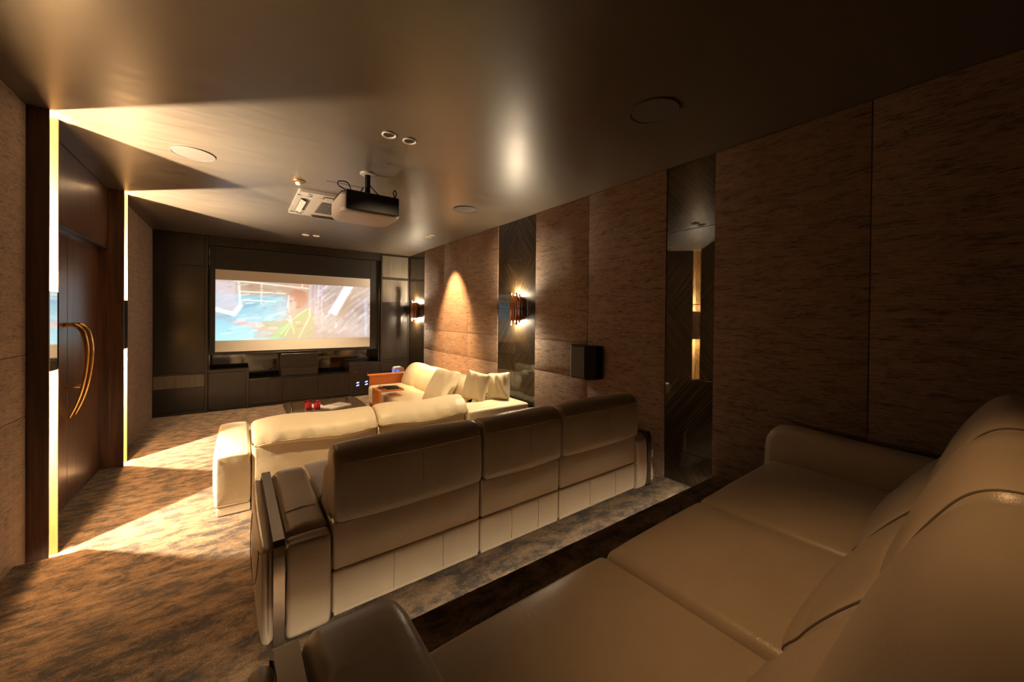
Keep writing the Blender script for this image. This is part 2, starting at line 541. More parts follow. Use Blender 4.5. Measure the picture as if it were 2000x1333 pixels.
door = mesh('door_1', box(-1.28, -1.12, 3.578, 5.238, -.05, H, .002), 'walnut')
tag(door, 'dark walnut double door in the left wall', 'door', kind='structure')
for y0, y1 in ((3.58, 4.41), (4.414, 5.236)):
    mesh('door_leaf', box(-1.12, -1.075, y0 + .003, y1 - .001, .012, 2.125, .002), 'walnut', door)
mesh('transom_panel', box(-1.12, -1.022, 3.582, 5.234, 2.13, H - .004, .003), 'walnut', door)
mesh('transom_ledge', box(-1.12, -1.012, 3.582, 5.234, 2.115, 2.13, .002), 'dark_metal', door)
mesh('threshold', box(-1.12, -1.066, 3.58, 5.236, .0, .010, .002), 'grey_metal', door)
for y in (4.35, 4.475):
    pts = crm([(0, 1.405), (.05, 1.408), (.090, 1.36), (.112, 1.24), (.112, 1.10), (.095, .94), (.062, .80), (.022, .69)], 6)
    pts = [(-1.072 + p[0], y, p[1]) for p in pts]
    n = len(pts); rad = [.0165 - .0105 * (i / n) ** 2 for i in range(n)]
    h = mesh('door_handle', tube(pts, rad, 10), 'brass', door, True)
    mesh('standoff', tube([(-1.076, y, .925), (-1.076 + .095, y, .925)], .006, 8), 'brass', h, True)

# up/down lights sitting in the pilaster channels behind a mirrored plate
def pilaster_light(y0, y1, label):
    yc = (y0 + y1) / 2; z0, z1 = 1.15, 1.63; rim = .050
    t = thing('wall_light', label, 'wall light', (XP, yc, z0), 0, 'mirrored up and down lights on the pilasters')
    hw = (y1 - y0) / 2 - .015; hz = z1 - z0
    mesh('front_plate', box(-.004, -.0005, -hw, hw, 0, hz, .0008), 'chrome', t)
    mesh('plate_backing', box(-.007, -.004, -hw + .001, hw - .001, 0.001, hz - .001, .0005), 'black_matte', t)
    mesh('plate_edge', box(-.004, .003, hw, hw + .004, 0, hz, .0008), 'dark_metal', t)
    mesh('lamp_housing', box(-CH + .001, -.007, -hw, hw, rim, hz - rim, .001), 'black_matte', t)
    for s, e in ((1, hz), (-1, 0)):
        for dz in (.020, .032, .046):
            light('SPOT', 'beam_lamp', (-.078, 0, e - s * dz), P_FAN * (1.7 if s > 0 else 1), FANC, (.12, 0, s), spot=math.radians(140), blend=1.0, radius=.004, parent=t)
        light('SPOT', 'graze_lamp', (-.035, .01, e - s * .003), P_FACE, WARM, (0, .012, s), spot=math.radians(14), blend=.6, radius=.006, parent=t)
        light('SPOT', 'graze_lamp', (-.035, .01, e - s * .003), P_FACE * .04, WARM, (0, 0, s), spot=math.radians(44), blend=.6, radius=.006, parent=t)
        light('SPOT', 'glow_lamp', (-.006, 0, e - s * .001), GLOW_UP if s > 0 else GLOW_DOWN, WARM, (.12, -.12, s), spot=math.radians(160), blend=.9, radius=.006, parent=t)  # extra broad lamp added for the soft spill outside the beams
pilaster_light(*PIL[0], 'mirrored up and down light on the pilaster nearer the camera')
pilaster_light(*PIL[1], 'mirrored up and down light on the pilaster nearer the screen')

# ------------------------------------------------------------------ tube sconces on the right wall
def sconce(y, label):
    t = thing('wall_sconce', label, 'wall lamp', (XR + .008, y, 1.41), 0, 'tube cluster sconces on the veneer')
    mesh('back_plate', box(-.012, 0, -.035, .035, .12, .29, .003), 'copper', t)
    spec = [(-.05, -.085, .025, .37, 'copper'), (-.075, -.058, .0, .385, 'copper'), (-.095, -.028, .03, .35, 'copper'), (-.098, .004, .05, .33, 'copper'),
            (-.092, .034, .015, .36, 'copper'), (-.072, .062, -.01, .40, 'dark_metal'), (-.046, .086, .06, .345, 'dark_metal')]
    for x, yy, a, b_, mt in spec:
        pr = [(.0125, a), (.0125, b_), (.0105, b_), (.0105, a), (.0125, a)]
        mesh('tube', lathe(pr, 12, (x, yy, 0)), mt, t, True)
    mesh('arm', merge(tube([(-.01, 0, .2), (-.05, 0, .2)], .008, 8), tube([(-.05, -.08, .2), (-.093, -.03, .2), (-.093, .03, .2), (-.05, .08, .2)], .005, 6)), 'copper', t, True)
    for z in (.060, .340):
        mesh('bulb', lathe([(.0, -.026), (.010, -.022), (.013, 0), (.010, .022), (0, .026)], 12, (-.046, 0, z)), 'bulb', t, True)
        e = 1 if z > .2 else -1
        mesh('lamp_cup', lathe([(.0005, -.050 * e), (.024, -.048 * e), (.024, .016 * e), (.0225, .016 * e), (.0225, -.046 * e), (.0005, -.047 * e)], 16, (-.046, 0, z)), 'copper', t, True)
sconce(3.73, 'lit copper tube sconce on the veneer strip beside the cream sofa')
sconce(7.0, 'lit copper tube sconce on the veneer strip at the screen end')

# wall loudspeaker
t = thing('wall_speaker', 'black box loudspeaker mounted on the right wall above the middle sofa', 'loudspeaker', (XR, 2.56, .93))
pf = [(0, .17), (-.12, .14), (-.165, .08), (-.165, -.10), (-.10, -.17), (0, -.17)]
mesh('cabinet', prism(pf, 0, .31, 'z'), 'black_plastic', t)
mesh('grille', box(-.171, -.165, -.095, .075, .012, .298, .002), 'black_matte', t)

# ------------------------------------------------------------------ ceiling fittings
def ceiling_speaker(x, y, r, label):
    t = thing('ceiling_speaker', label, 'speaker', (x, y, H), 0, 'round speakers flush in the ceiling')
    mesh('bezel', lathe([(r, 0), (r, -.008), (r * .965, -.010), (r * .955, -.004)], 48), 'speaker_grille', t, True)
    mesh('grille', lathe([(r * .955, -.005), (r * .7, -.0065), (.0001, -.007)], 48), 'speaker_grille', t, True)
ceiling_speaker(-.275, 3.70, .132, 'round ceiling speaker above the door side')
ceiling_speaker(1.935, 1.31, .135, 'round ceiling speaker in the dark corner nearest the camera')
ceiling_speaker(2.05, 3.757, .132, 'round ceiling speaker above the cream sofa by the right wall')

def downlight(x, y, label, lit=False):
    t = thing('downlight', label, 'downlight', (x, y, H), 0, 'small recessed downlights')
    mesh('trim_ring', lathe([(.046, 0), (.047, -.006), (.042, -.009), (.036, -.004), (.034, 0)], 32), 'warm_white', t, True)
    mesh('baffle', lathe([(.035, -.001), (.026, -.0006), (.0001, -.0004)], 32), 'lamp_disc' if lit else 'deep_black', t, True)  # black disc is flat; the shade of the recess is in its colour
    return t
m1 = downlight(.803, 2.523, 'left one of the two downlights behind the projector')
m2 = downlight(.944, 2.527, 'right one of the two downlights behind the projector')
f1 = downlight(.814, 6.42, 'left one of the two downlights in front of the screen')
f2 = downlight(.955, 6.40, 'right one of the two downlights in front of the screen')
d1 = downlight(2.32, 5.40, 'lit downlight close to the right wall, the one nearer the screen', True)
d2 = downlight(2.32, 5.26, 'lit downlight close to the right wall, the one farther from the screen', True)
light('SPOT', 'spot_lamp', (0, 0, -.012), P_SCALLOP, WARM, (.30, 0, -1), spot=math.radians(56), blend=.75, radius=.02, parent=d1)
light('SPOT', 'spot_lamp', (0, 0, -.012), P_SPOT, WARM2, (-.10, -.12, -1), spot=math.radians(75), blend=.9, radius=.03, parent=d2)

for o in (m1, m2): light('SPOT', 'spot_lamp', (0, 0, -.012), P_MID, WARM2, (.12, .62, -1), spot=math.radians(62), blend=.8, radius=.03, parent=o)
for o in (f1, f2): light('SPOT', 'spot_lamp', (0, 0, -.012), P_FRONT, WARM2, (0, .25, -1), spot=math.radians(85), blend=.9, radius=.03, parent=o)
r1 = downlight(.84, .42, 'left one of two added, unseen downlights above the rear sofa'); r2 = downlight(.98, .42, 'right one of two added, unseen downlights above the rear sofa')  # pair added out of view to brighten the rear seats
for o in (r1, r2): light('SPOT', 'spot_lamp', (0, 0, -.012), P_REAR, WARM, (.12, -.16, -1), spot=math.radians(58), blend=.9, radius=.04, parent=o)
t = thing('smoke_detector', 'small round smoke detector on the ceiling left of the projector', 'detector', (.43, 3.87, H))
mesh('base', lathe([(.052, 0), (.052, -.010), (.044, -.016), (.024, -.020)], 28), 'dull_brass', t, True)
mesh('sensor', lathe([(.024, -.019), (.022, -.034), (.012, -.040), (0.0001, -.041)], 24), 'warm_white', t, True)

# square four-way air conditioner
t = thing('ceiling_air_conditioner', 'square four-way air conditioner cassette in the ceiling behind the projector', 'air conditioner', (.935, 4.575, H))
hs = .475
fr = merge(*[prism(p, -.028, 0, 'z') for p in (rrect(-hs, hs, hs - .13, hs, .02, 3), rrect(-hs, hs, -hs, -hs + .13, .02, 3), rrect(-hs, -hs + .13, -hs + .1, hs - .1, .01, 2), rrect(hs - .13, hs, -hs + .1, hs - .1, .01, 2))])
mesh('panel_frame', fr, 'ac_plastic', t)
mesh('inner_panel', prism(rrect(-.36, .36, -.36, .36, .12, 8), -.034, -.004, 'z'), 'ac_plastic', t)
for a in range(4):
    g = [(-.25, .375), (.25, .375), (.25, .43), (-.25, .43)]
    ca, sa = math.cos(a * PI / 2), math.sin(a * PI / 2)
    g = [(p[0] * ca - p[1] * sa, p[0] * sa + p[1] * ca) for p in g]
    mesh('air_outlet', prism(g, -.0305, -.026, 'z'), 'black_matte', t)
    vf = xf(box(-.24, .24, -.026, .026, -.004, .004, .002), (0, .405, -.048), (math.radians(28), 0, 0))
    mesh('louvre', xf(vf, (0, 0, 0), (0, 0, a * PI / 2)), 'dim_plastic', t)
mesh('grille_recess', prism(rrect(-.24, .24, -.24, .24, .01, 2), -.0355, -.033, 'z'), 'black_matte', t)
for k in range(20):
    yy = -.228 + k * .024
    mesh('grille_slat', box(yy - .005, yy + .005, -.236, .236, -.042, -.035, .001), 'speaker_grille', t)
for sx, sy in ((-1, -1), (-1, 1), (1, -1), (1, 1)):
    mesh('corner_cap', xf(box(-.045, .045, -.03, .03, -.006, 0, .002), (sx * .40, sy * .40, -.028), (0, 0, sx * sy * -PI / 4)), 'ac_plastic', t)

# access hatch marks
t = thing('access_hatch', 'faint flush access hatch in the ceiling between detector and air conditioner', 'hatch', (.78, 3.86, H))
mesh('hatch_panel', box(-.15, .17, -.14, .13, -.003, 0, .001), 'ceiling_paint', t)

# projector
t = thing('projector', 'white-bellied black-backed projector hanging from the ceiling on a short pole', 'projector', (.86, 3.30, H))
cx = 0
def pshell(a, b_, s=1.0):
    out = rrect(-.235 * s, .235 * s, -.22 * s, .22 * s, .09, 7)
    return prism(out, a, b_, 'z')
pr_out = rrect(-.235, .235, -.22, .22, .085, 8)
def loft(rings):
    n = len(rings[0][0]); V = []; Fc = []
    for ring, z in rings: V += [(p[0], p[1], z) for p in ring]
    for a in range(len(rings) - 1):
        for i in range(n):
            j = (i + 1) % n; Fc.append((a * n + i, a * n + j, (a + 1) * n + j, (a + 1) * n + i))
    Fc += [tuple(reversed(range(n))), tuple(range((len(rings) - 1) * n, len(rings) * n))]
    return V, Fc
def rr(s, sy=None): return rrect(-.235 * s, .235 * s, -.22 * (sy or s), .22 * (sy or s), .085 * s, 8)
body = mesh('body', loft([(rr(.86), -.400), (rr(.95), -.392), (rr(1), -.37), (rr(1), -.27), (rr(.93), -.245)]), 'dim_plastic', t, False)
mesh('rear_panel', xf(softbox(-.205, .205, -.012, .012, -.075, .075, .012, 2, 3), (0, -.222, -.312)), 'deep_black', t, True)
mesh('top_cover', loft([(rr(.95), -.247), (rr(.95), -.236), (rr(.80), -.228)]), 'black_plastic', t, False)
ln = mesh('lens_barrel', xf(lathe([(.055, 0), (.055, .035), (.046, .04), (.044, .012), (.0001, .008)], 28), (0.02, .215, -.32), (-PI / 2, 0, 0)), 'black_gloss', t, True)
mesh('mount_bracket', merge(box(-.07, .07, -.07, .07, -.228, -.216, .002), tube([(-.07, -.07, -.22), (-.12, -.13, -.232)], .006, 6), tube([(.07, -.07, -.22), (.12, -.13, -.232)], .006, 6), tube([(-.07, .07, -.22), (-.12, .13, -.232)], .006, 6), tube([(.07, .07, -.22), (.12, .13, -.232)], .006, 6)), 'black_plastic', t)
mesh('pole', tube([(.02, .02, -.218), (.02, .02, -.01)], .022, 16), 'black_plastic', t, True)
mesh('ceiling_plate', lathe([(.062, 0), (.062, -.010), (.05, -.018), (.0001, -.018)], 28, (.02, .02, 0)), 'ac_plastic', t, True)
for pts in ([(-.02, 0, -.13), (-.08, -.08, -.215), (-.19, -.16, -.225), (-.25, -.19, -.21), (-.25, -.22, -.19), (-.19, -.22, -.19), (-.16, -.2, -.24)],
            [(.03, 0, -.10), (.09, -.06, -.19), (.16, -.13, -.235)],
            [(.17, -.19, -.26), (.19, -.2, -.20), (.178, -.2, -.17), (.166, -.2, -.20), (.20, -.19, -.265)]):
    mesh('cable', tube(crm(pts, 8), .0045, 6), 'black_plastic', t, True)

# ------------------------------------------------------------------ front wall: cabinets and screen
def cab_panel(t, x0, x1, z0, z1, mat, y=-.0, name='door', th=.02):
    return mesh(name, box(x0 + .002, x1 - .002, y - th, y, z0 + .002, z1 - .002, .0015), mat, t)
# tall unit at the left
t = thing('tall_cabinet', 'black tall cabinet in the left front corner beside the screen', 'cabinet', (0, YF, 0))
mesh('carcass', box(-1.0, -.37, .002, .45, 0, H - .004, .002), 'black_oak', t)
x0, x1 = -.985, -.412
for z0, z1, mt in ((.06, .40, 'black_oak'), (.40, .595, 'grey_oak'), (.625, 1.73, 'black_oak'), (1.73, 2.228, 'black_oak'), (2.228, H - .006, 'black_oak')):
    cab_panel(t, x0, x1, z0, z1, mt, name='drawer_front' if mt == 'grey_oak' else 'door')
mesh('stile', box(-.41, -.372, -.022, .002, .0, H - .004, .0015), 'dark_oak', t)
mesh('shelf_edge', box(x0, x1, -.024, .002, .597, .623, .0015), 'dark_oak', t)
mesh('plinth', box(x0, x1, -.010, .002, .0, .058, .0015), 'black_matte', t)
# low unit left of the console
t = thing('low_cabinet', 'low black cabinet with thick top left of the media console', 'cabinet', (0, YF, 0))
mesh('carcass', box(-.368, .14, .002, .45, 0, .60, .002), 'black_oak', t)
mesh('top_board', box(-.368, .145, -.022, .45, .602, .640, .002), 'dark_oak', t)
mesh('stile', box(.112, .145, -.022, .002, 0, .60, .0015), 'dark_oak', t)
cab_panel(t, -.366, .11, .03, .60, 'black_oak')
# media console
t = thing('media_console', 'long low media console with three slotted doors under the screen', 'console', (0, YF, 0))
mesh('carcass', box(.147, 1.66, .002, .45, 0, .44, .002), 'black_oak', t)
mesh('top_board', box(.147, 1.66, -.016, .45, .442, .465, .002), 'black_gloss', t)
for x0, x1 in ((.147, .61), (.61, 1.14), (1.14, 1.66)):
    dd = cab_panel(t, x0, x1, .05, .44, 'dark_oak')
    w = (x1 - x0); xa, xb = x0 + w * .18, x1 - w * .18
    for k in range(4):
        z = .10 + k * .022
        mesh('vent_slot', box(xa, xb, -.0225, -.0195, z, z + .010, .001), 'black_matte', dd)
mesh('plinth', box(.147, 1.66, -.008, .002, 0, .048, .0015), 'black_matte', t)
# equipment box on the console
t = thing('equipment_box', 'black equipment box standing on the media console under the screen', 'speaker', (.87, YF + .12, .466))
mesh('cabinet', softbox(-.28, .28, -.10, .22, 0, .38, .006, 1, 2), 'dark_oak', t)
mesh('front_grille', box(-.27, .27, -.106, -.100, .13, .372, .002), 'black_oak', t)
mesh('lower_panel', box(-.27, .27, -.106, -.100, .008, .122, .002), 'dark_oak', t)
# right low unit with blue indicator lamps
t = thing('amplifier_cabinet', 'low dark cabinet right of the console with blue indicator lamps', 'cabinet', (0, YF, 0))
mesh('carcass', box(1.664, 2.216, .002, .45, 0, .588, .002), 'black_oak', t)
mesh('top_board', box(1.664, 2.216, -.022, .45, .59, .622, .002), 'dark_oak', t)
mesh('stile', box(1.664, 1.70, -.022, .002, 0, .588, .0015), 'dark_oak', t)
dd = cab_panel(t, 1.70, 2.216, .02, .588, 'dark_oak')
for i, (x, z) in enumerate(((1.81, .255), (1.81, .205), (1.965, .262), (1.965, .212))):
    mesh('indicator_lamp', xf(box(-.022, .022, -.003, .003, -.006, .006, .001), (x, -.0235, z), (0, math.radians(-18), 0)), 'white_led', dd)
    mesh('indicator_glow', box(x - .03, x + .03, -.0222, -.0205, z - .020, z - .008, .001), 'blue_led', dd)
for x, z in ((1.77, .46), (1.99, .425)):
    mesh('indicator_dot', lathe([(.006, 0), (0.0001, .001)], 8, (0, 0, 0)), 'warm_white', dd, loc=(x, -.0215, z), rot=(PI / 2, 0, 0))
# tall unit at the right
t = thing('tall_cabinet', 'tall panelled cabinet between the screen and the right wall', 'cabinet', (0, YF, 0))
mesh('carcass', box(2.22, XR - .004, .002, .45, 0, H - .004, .002), 'black_oak', t)
xs = (2.245, 2.755)
for z0, z1, mt in ((2.25, 2.665, 'grey_oak'), (1.765, 2.205, 'grey_oak'), (.655, 1.69, 'dark_oak'), (.42, .60, 'dark_oak'), (.05, .40, 'dark_oak')):
    cab_panel(t, xs[0], xs[1], z0, z1, mt)
for z0, z1 in ((2.215, 2.240), (1.70, 1.752), (.61, .645), (2.675, H - .004)):
    mesh('shelf_edge', box(xs[0], xs[1], -.024, .002, z0, z1, .0015), 'dark_oak', t)
for a, b_ in ((2.221, 2.243), (2.757, XR + .004)):
    mesh('stile', box(a, b_, -.024, .002, 0, H - .004, .0015), 'dark_oak', t)
# header board above the screen
hd = mesh('trim_1', box(-.37, 2.22, -.015, .02, 2.56, H - .002, .002), 'dark_oak', None, loc=(0, YF, 0))
tag(hd, 'dark wooden header board above the screen', 'trim', kind='structure')
nb = mesh('wall_front.001', box(-.37, 2.22, .40, .44, .44, 2.56, .002), 'black_gloss', None, loc=(0, YF, 0))
tag(nb, 'glossy black niche back behind the screen', 'wall', kind='structure')

# projection screen
t = thing('projection_screen', 'wide projection screen in black borders showing a film frame', 'screen', (0, YF, 0))
sx0, sx1, sz0, sz1 = -.287, 2.036, .912, 2.198
mesh('border', merge(box(-.355, sx0, .03, .05, .885, 2.555), box(sx1, 2.203, .03, .05, .885, 2.555), box(sx0, sx1, .03, .05, sz1, 2.555), box(sx0, sx1, .03, .05, .885, sz0)), 'black_matte', t)
mesh('white_surface', box(sx0, sx1, .034, .040, sz0, sz1, .0005), 'screen_white', t)
mesh('weight_bar', softbox(-.36, 2.19, .018, .052, .862, .885, .010, 1, 3), 'dark_metal', t, True)
mesh('side_rail', box(-.366, -.350, -.012, .05, .64, 2.56, .004), 'black_gloss', t)
mesh('side_rail', box(2.186, 2.202, -.010, .05, .64, 2.56, .004), 'black_gloss', t)
# film picture
def film():
    W, Hh = 420, 170
    u, v = np.meshgrid(np.linspace(0, 1, W), np.linspace(0, 1, Hh))
    asp = 2.5
    img = np.zeros((Hh, W, 3)); img[:] = (.62, .52, .46)
    rs = np.random.RandomState(3)
    def over(a, col):
        a = np.clip(a, 0, 1)[..., None]; col = tuple(.88 * c_ + .12 * .90 for c_ in col); img[:] = img * (1 - a) + np.array(col) * a
    def sm(x, e0, e1): t_ = np.clip((x - e0) / (e1 - e0), 0, 1); return t_ * t_ * (3 - 2 * t_)
    def blob(cu, cv, ru, rv, col, al=1, ang=0, soft=.5):
        du, dv = (u - cu) * asp, v - cv; ca, sa = math.cos(ang), math.sin(ang)
        x, y = du * ca + dv * sa, -du * sa + dv * ca
        d = np.sqrt((x / (ru * asp)) ** 2 + (y / rv) ** 2)
        over(al * (1 - sm(d, 1 - soft, 1 + soft * .3)), col)
    def stroke(a, b_, w, col, al=1, soft=.6, w2=None):
        ax, ay, bx, by = a[0] * asp, a[1], b_[0] * asp, b_[1]
        px, py = u * asp, v
        L2 = (bx - ax) ** 2 + (by - ay) ** 2
        t_ = np.clip(((px - ax) * (bx - ax) + (py - ay) * (by - ay)) / L2, 0, 1)
        d = np.hypot(px - ax - t_ * (bx - ax), py - ay - t_ * (by - ay))
        ww = w + ((w2 if w2 is not None else w) - w) * t_
        over(al * (1 - sm(d / ww, 1 - soft, 1 + soft * .4)), col)
    def poly(pts, col, al=1, soft=.02):
        inside = np.ones_like(u) * -1e9; n = len(pts)
        cr = np.zeros_like(u, dtype=bool); dist = np.ones_like(u) * 9
        for i in range(n):
            (x1_, y1_), (x2_, y2_) = pts[i], pts[(i + 1) % n]
            c_ = ((y1_ > v) != (y2_ > v)) & (u < (x2_ - x1_) * (v - y1_) / ((y2_ - y1_) or 1e-9) + x1_); cr ^= c_
            L2 = ((x2_ - x1_) * asp) ** 2 + (y2_ - y1_) ** 2
            t_ = np.clip(((u - x1_) * asp * (x2_ - x1_) * asp + (v - y1_) * (y2_ - y1_)) / L2, 0, 1)
            dist = np.minimum(dist, np.hypot((u - x1_ - t_ * (x2_ - x1_)) * asp, v - y1_ - t_ * (y2_ - y1_)))
        sd = np.where(cr, dist, -dist)
        over(al * sm(sd, -soft, soft), col)
    # water at the left
    over(1 - sm(u, .30, .52), (.40, .72, .82))
    over((1 - sm(v, .0, .55)) * (1 - sm(u, .22, .42)), (.50, .86, .93))
    for k in range(46):
        a = (rs.uniform(.0, .40), rs.uniform(.05, .78)); l = rs.uniform(.04, .13)
        stroke(a, (a[0] + l, a[1] + rs.uniform(.02, .12)), rs.uniform(.012, .035), [(.80, .93, .97), (.30, .62, .80), (.22, .55, .70), (.62, .85, .93), (.55, .66, .78)][k % 5], .5, .9)
    # warm wall and white railings at the upper left
    poly([(.0, 1.02), (.58, 1.02), (.56, .80), (.40, .78), (.13, .76), (.0, .80)], (.66, .47, .33), .85, .05)
    blob(.22, .90, .06, .10, (.55, .36, .22), .6); blob(.40, .90, .05, .10, (.60, .40, .25), .5)
    poly([(.0, .98), (.11, .98), (.12, .50), (.0, .46)], (.80, .74, .80), .75, .04)
    stroke((.125, 1.0), (.135, .58), .022, (1, .98, .96), .85, .8); stroke((.135, .58), (.10, .44), .045, (1, .98, .95), .9, .6); stroke((.10, .44), (.0, .52), .04, (1, .99, .97), .9, .6)
    for a, b_, w in (((.10, 1.0), (.55, .92), .014), ((.13, .82), (.40, .815), .014), ((.15, .68), (.34, .665), .014), ((.257, .97), (.255, .62), .012), ((.51, .93), (.51, 1.0), .01)):
        stroke(a, b_, w, (1, .93, .82), .9, .6)
    stroke((.0, .42), (.12, .30), .05, (.55, .60, .66), .5, .8)
    # right side: blurred verticals and diagonal streaks
    over(sm(u, .54, .60), (.58, .48, .44))
    for k in range(60):
        a = (rs.uniform(.60, 1.02), rs.uniform(.0, 1.0)); l = rs.uniform(.03, .11)
        stroke(a, (a[0] + l, a[1] + l * 2.0), rs.uniform(.010, .03), [(.78, .72, .78), (.48, .34, .26), (.86, .82, .86), (.62, .50, .40), (.68, .66, .80)][k % 5], .55, .8)
    for k in range(16):
        x = .56 + rs.uniform(0, .09); stroke((x, 1.0), (x + rs.uniform(-.02, .02), rs.uniform(.2, .5)), .010, [(.90, .88, .97), (.60, .55, .75), (.70, .50, .45)][k % 3], .6, .8)
    poly([(.78, 1.0), (.95, 1.0), (.80, .36), (.74, .46)], (.62, .46, .33), .7, .05)
    poly([(.80, 1.0), (.86, 1.0), (.735, .44), (.685, .47)], (.88, .90, 1.0), .95, .02)
    poly([(.855, 1.0), (.87, 1.0), (.745, .42), (.735, .44)], (.97, .97, 1.0), .9, .012)
    stroke((.70, .44), (.66, .40), .02, (.95, .95, 1), .8, .8)
    blob(.70, .28, .13, .20, (.66, .60, .56), .7, -.3); blob(.90, .14, .12, .14, (.72, .64, .62), .5); stroke((.965, .75), (.97, .05), .035, (.72, .76, .90), .6, .8)
    for k in range(7): stroke((.78 + k * .03, .14 + .02 * k), (.88 + k * .025, .46), .010, (.88, .80, .74), .6, .7)
    # man in a green shirt, face turned left, arm stretched out
    poly([(.40, .33), (.55, .55), (.575, .52), (.59, .25), (.56, .02), (.30, .02), (.34, .16)], (.50, .58, .28), .95, .03)
    poly([(.44, .30), (.58, .40), (.59, .10), (.54, .02), (.40, .02)], (.62, .50, .30), .6, .05)
    poly([(.25, .31), (.43, .35), (.45, .26), (.36, .18), (.27, .24)], (.56, .56, .38), .9, .03)
    poly([(.30, .02), (.35, .18), (.42, .28), (.44, .22), (.37, .06), (.36, .02)], (.45, .72, .36), .9, .02)
    for a, b_ in (((.43, .30), (.38, .10)), ((.44, .29), (.40, .06)), ((.44, .30), (.46, .10)), ((.45, .36), (.54, .54))):
        stroke(a, b_, .016, (.62, .82, .45), .8, .8)
    stroke((.44, .28), (.385, .08), .006, (.30, .42, .15), .7, .8)
    blob(.445, .48, .035, .12, (.66, .50, .44), 1, 0, .4)
    blob(.482, .73, .068, .20, (.60, .30, .19), 1, 0, .35); blob(.445, .64, .032, .15, (.76, .58, .50), .95, 0, .5)
    blob(.50, .78, .045, .15, (.58, .28, .17), .8, 0, .6); stroke((.425, .78), (.418, .60), .012, (1, .95, .93), .9, .7); stroke((.418, .60), (.428, .48), .010, (1, .94, .90), .8, .7)
    blob(.437, .68, .010, .02, (.30, .18, .14), .9); blob(.462, .70, .008, .018, (.34, .2, .16), .8); stroke((.44, .93), (.54, .88), .012, (.90, .66, .52), .7, .8)
    stroke((.43, .42), (.44, .32), .014, (.96, .98, .92), .9, .6); stroke((.415, .36), (.44, .30), .010, (.98, 1, .95), .9, .6); stroke((.56, .56), (.56, .40), .010, (1, .98, .9), .9, .6); stroke((.555, .38), (.49, .02), .010, (.95, .90, .70), .8, .6)
    stroke((.34, .14), (.22, .24), .045, (.74, .56, .44), .95, .4, .055)
    stroke((.24, .25), (.11, .30), .06, (.88, .70, .68), .95, .5, .022); stroke((.16, .33), (.10, .31), .016, (.92, .72, .76), .9, .6); stroke((.17, .29), (.12, .27), .016, (.62, .42, .42), .5, .8)
    stroke((.235, .22), (.225, .29), .010, (.98, .95, .80), .8, .7)
    poly([(.20, .02), (.24, .18), (.32, .10), (.31, .02)], (.62, .60, .56), .8, .03)
    for k in range(170):
        cu, cv = rs.uniform(0, 1), rs.uniform(0, 1); man = .39 < cu < .58 and cv < .95
        if man and k % 3: continue
        l = rs.uniform(.012, .05); an = rs.uniform(.05, .35) if cu < .5 else rs.uniform(.7, 1.2)
        base = img[min(Hh - 1, int(cv * Hh)), min(W - 1, int(cu * W))].copy()
        g = rs.uniform(.10, .30) * (1 if k % 2 else -1)
        stroke((cu, cv), (cu + l * math.cos(an), cv + l * asp * math.sin(an)), rs.uniform(.006, .018), tuple(np.clip(base + g, .05, 1)), .55, .9)
    # soften as if the frame were moving
    for k in range(3):
        img[:, 1:-1] = .25 * img[:, :-2] + .5 * img[:, 1:-1] + .25 * img[:, 2:]
    return u, v, np.clip(img, 0, 1)
u_, v_, img_ = film()
Hh, W = u_.shape
fx0, fx1, fz0, fz1 = sx0 + .002, sx1 - .002, 1.088, 2.037
V = [(fx0 + (fx1 - fx0) * u_[j, i], .0325, fz0 + (fz1 - fz0) * v_[j, i]) for j in range(Hh) for i in range(W)]
Fc = [(j * W + i, j * W + i + 1, (j + 1) * W + i + 1, (j + 1) * W + i) for j in range(Hh - 1) for i in range(W - 1)]
fo = mesh('film_picture', (V, Fc), 'film', t)
ca = fo.data.color_attributes.new('film', 'FLOAT_COLOR', 'POINT')
rgba = np.ones((Hh * W, 4)); rgba[:, :3] = (.12 + .88 * img_.reshape(-1, 3)) ** 1.9
ca.data.foreach_set('color', rgba.astype(np.float32).ravel())

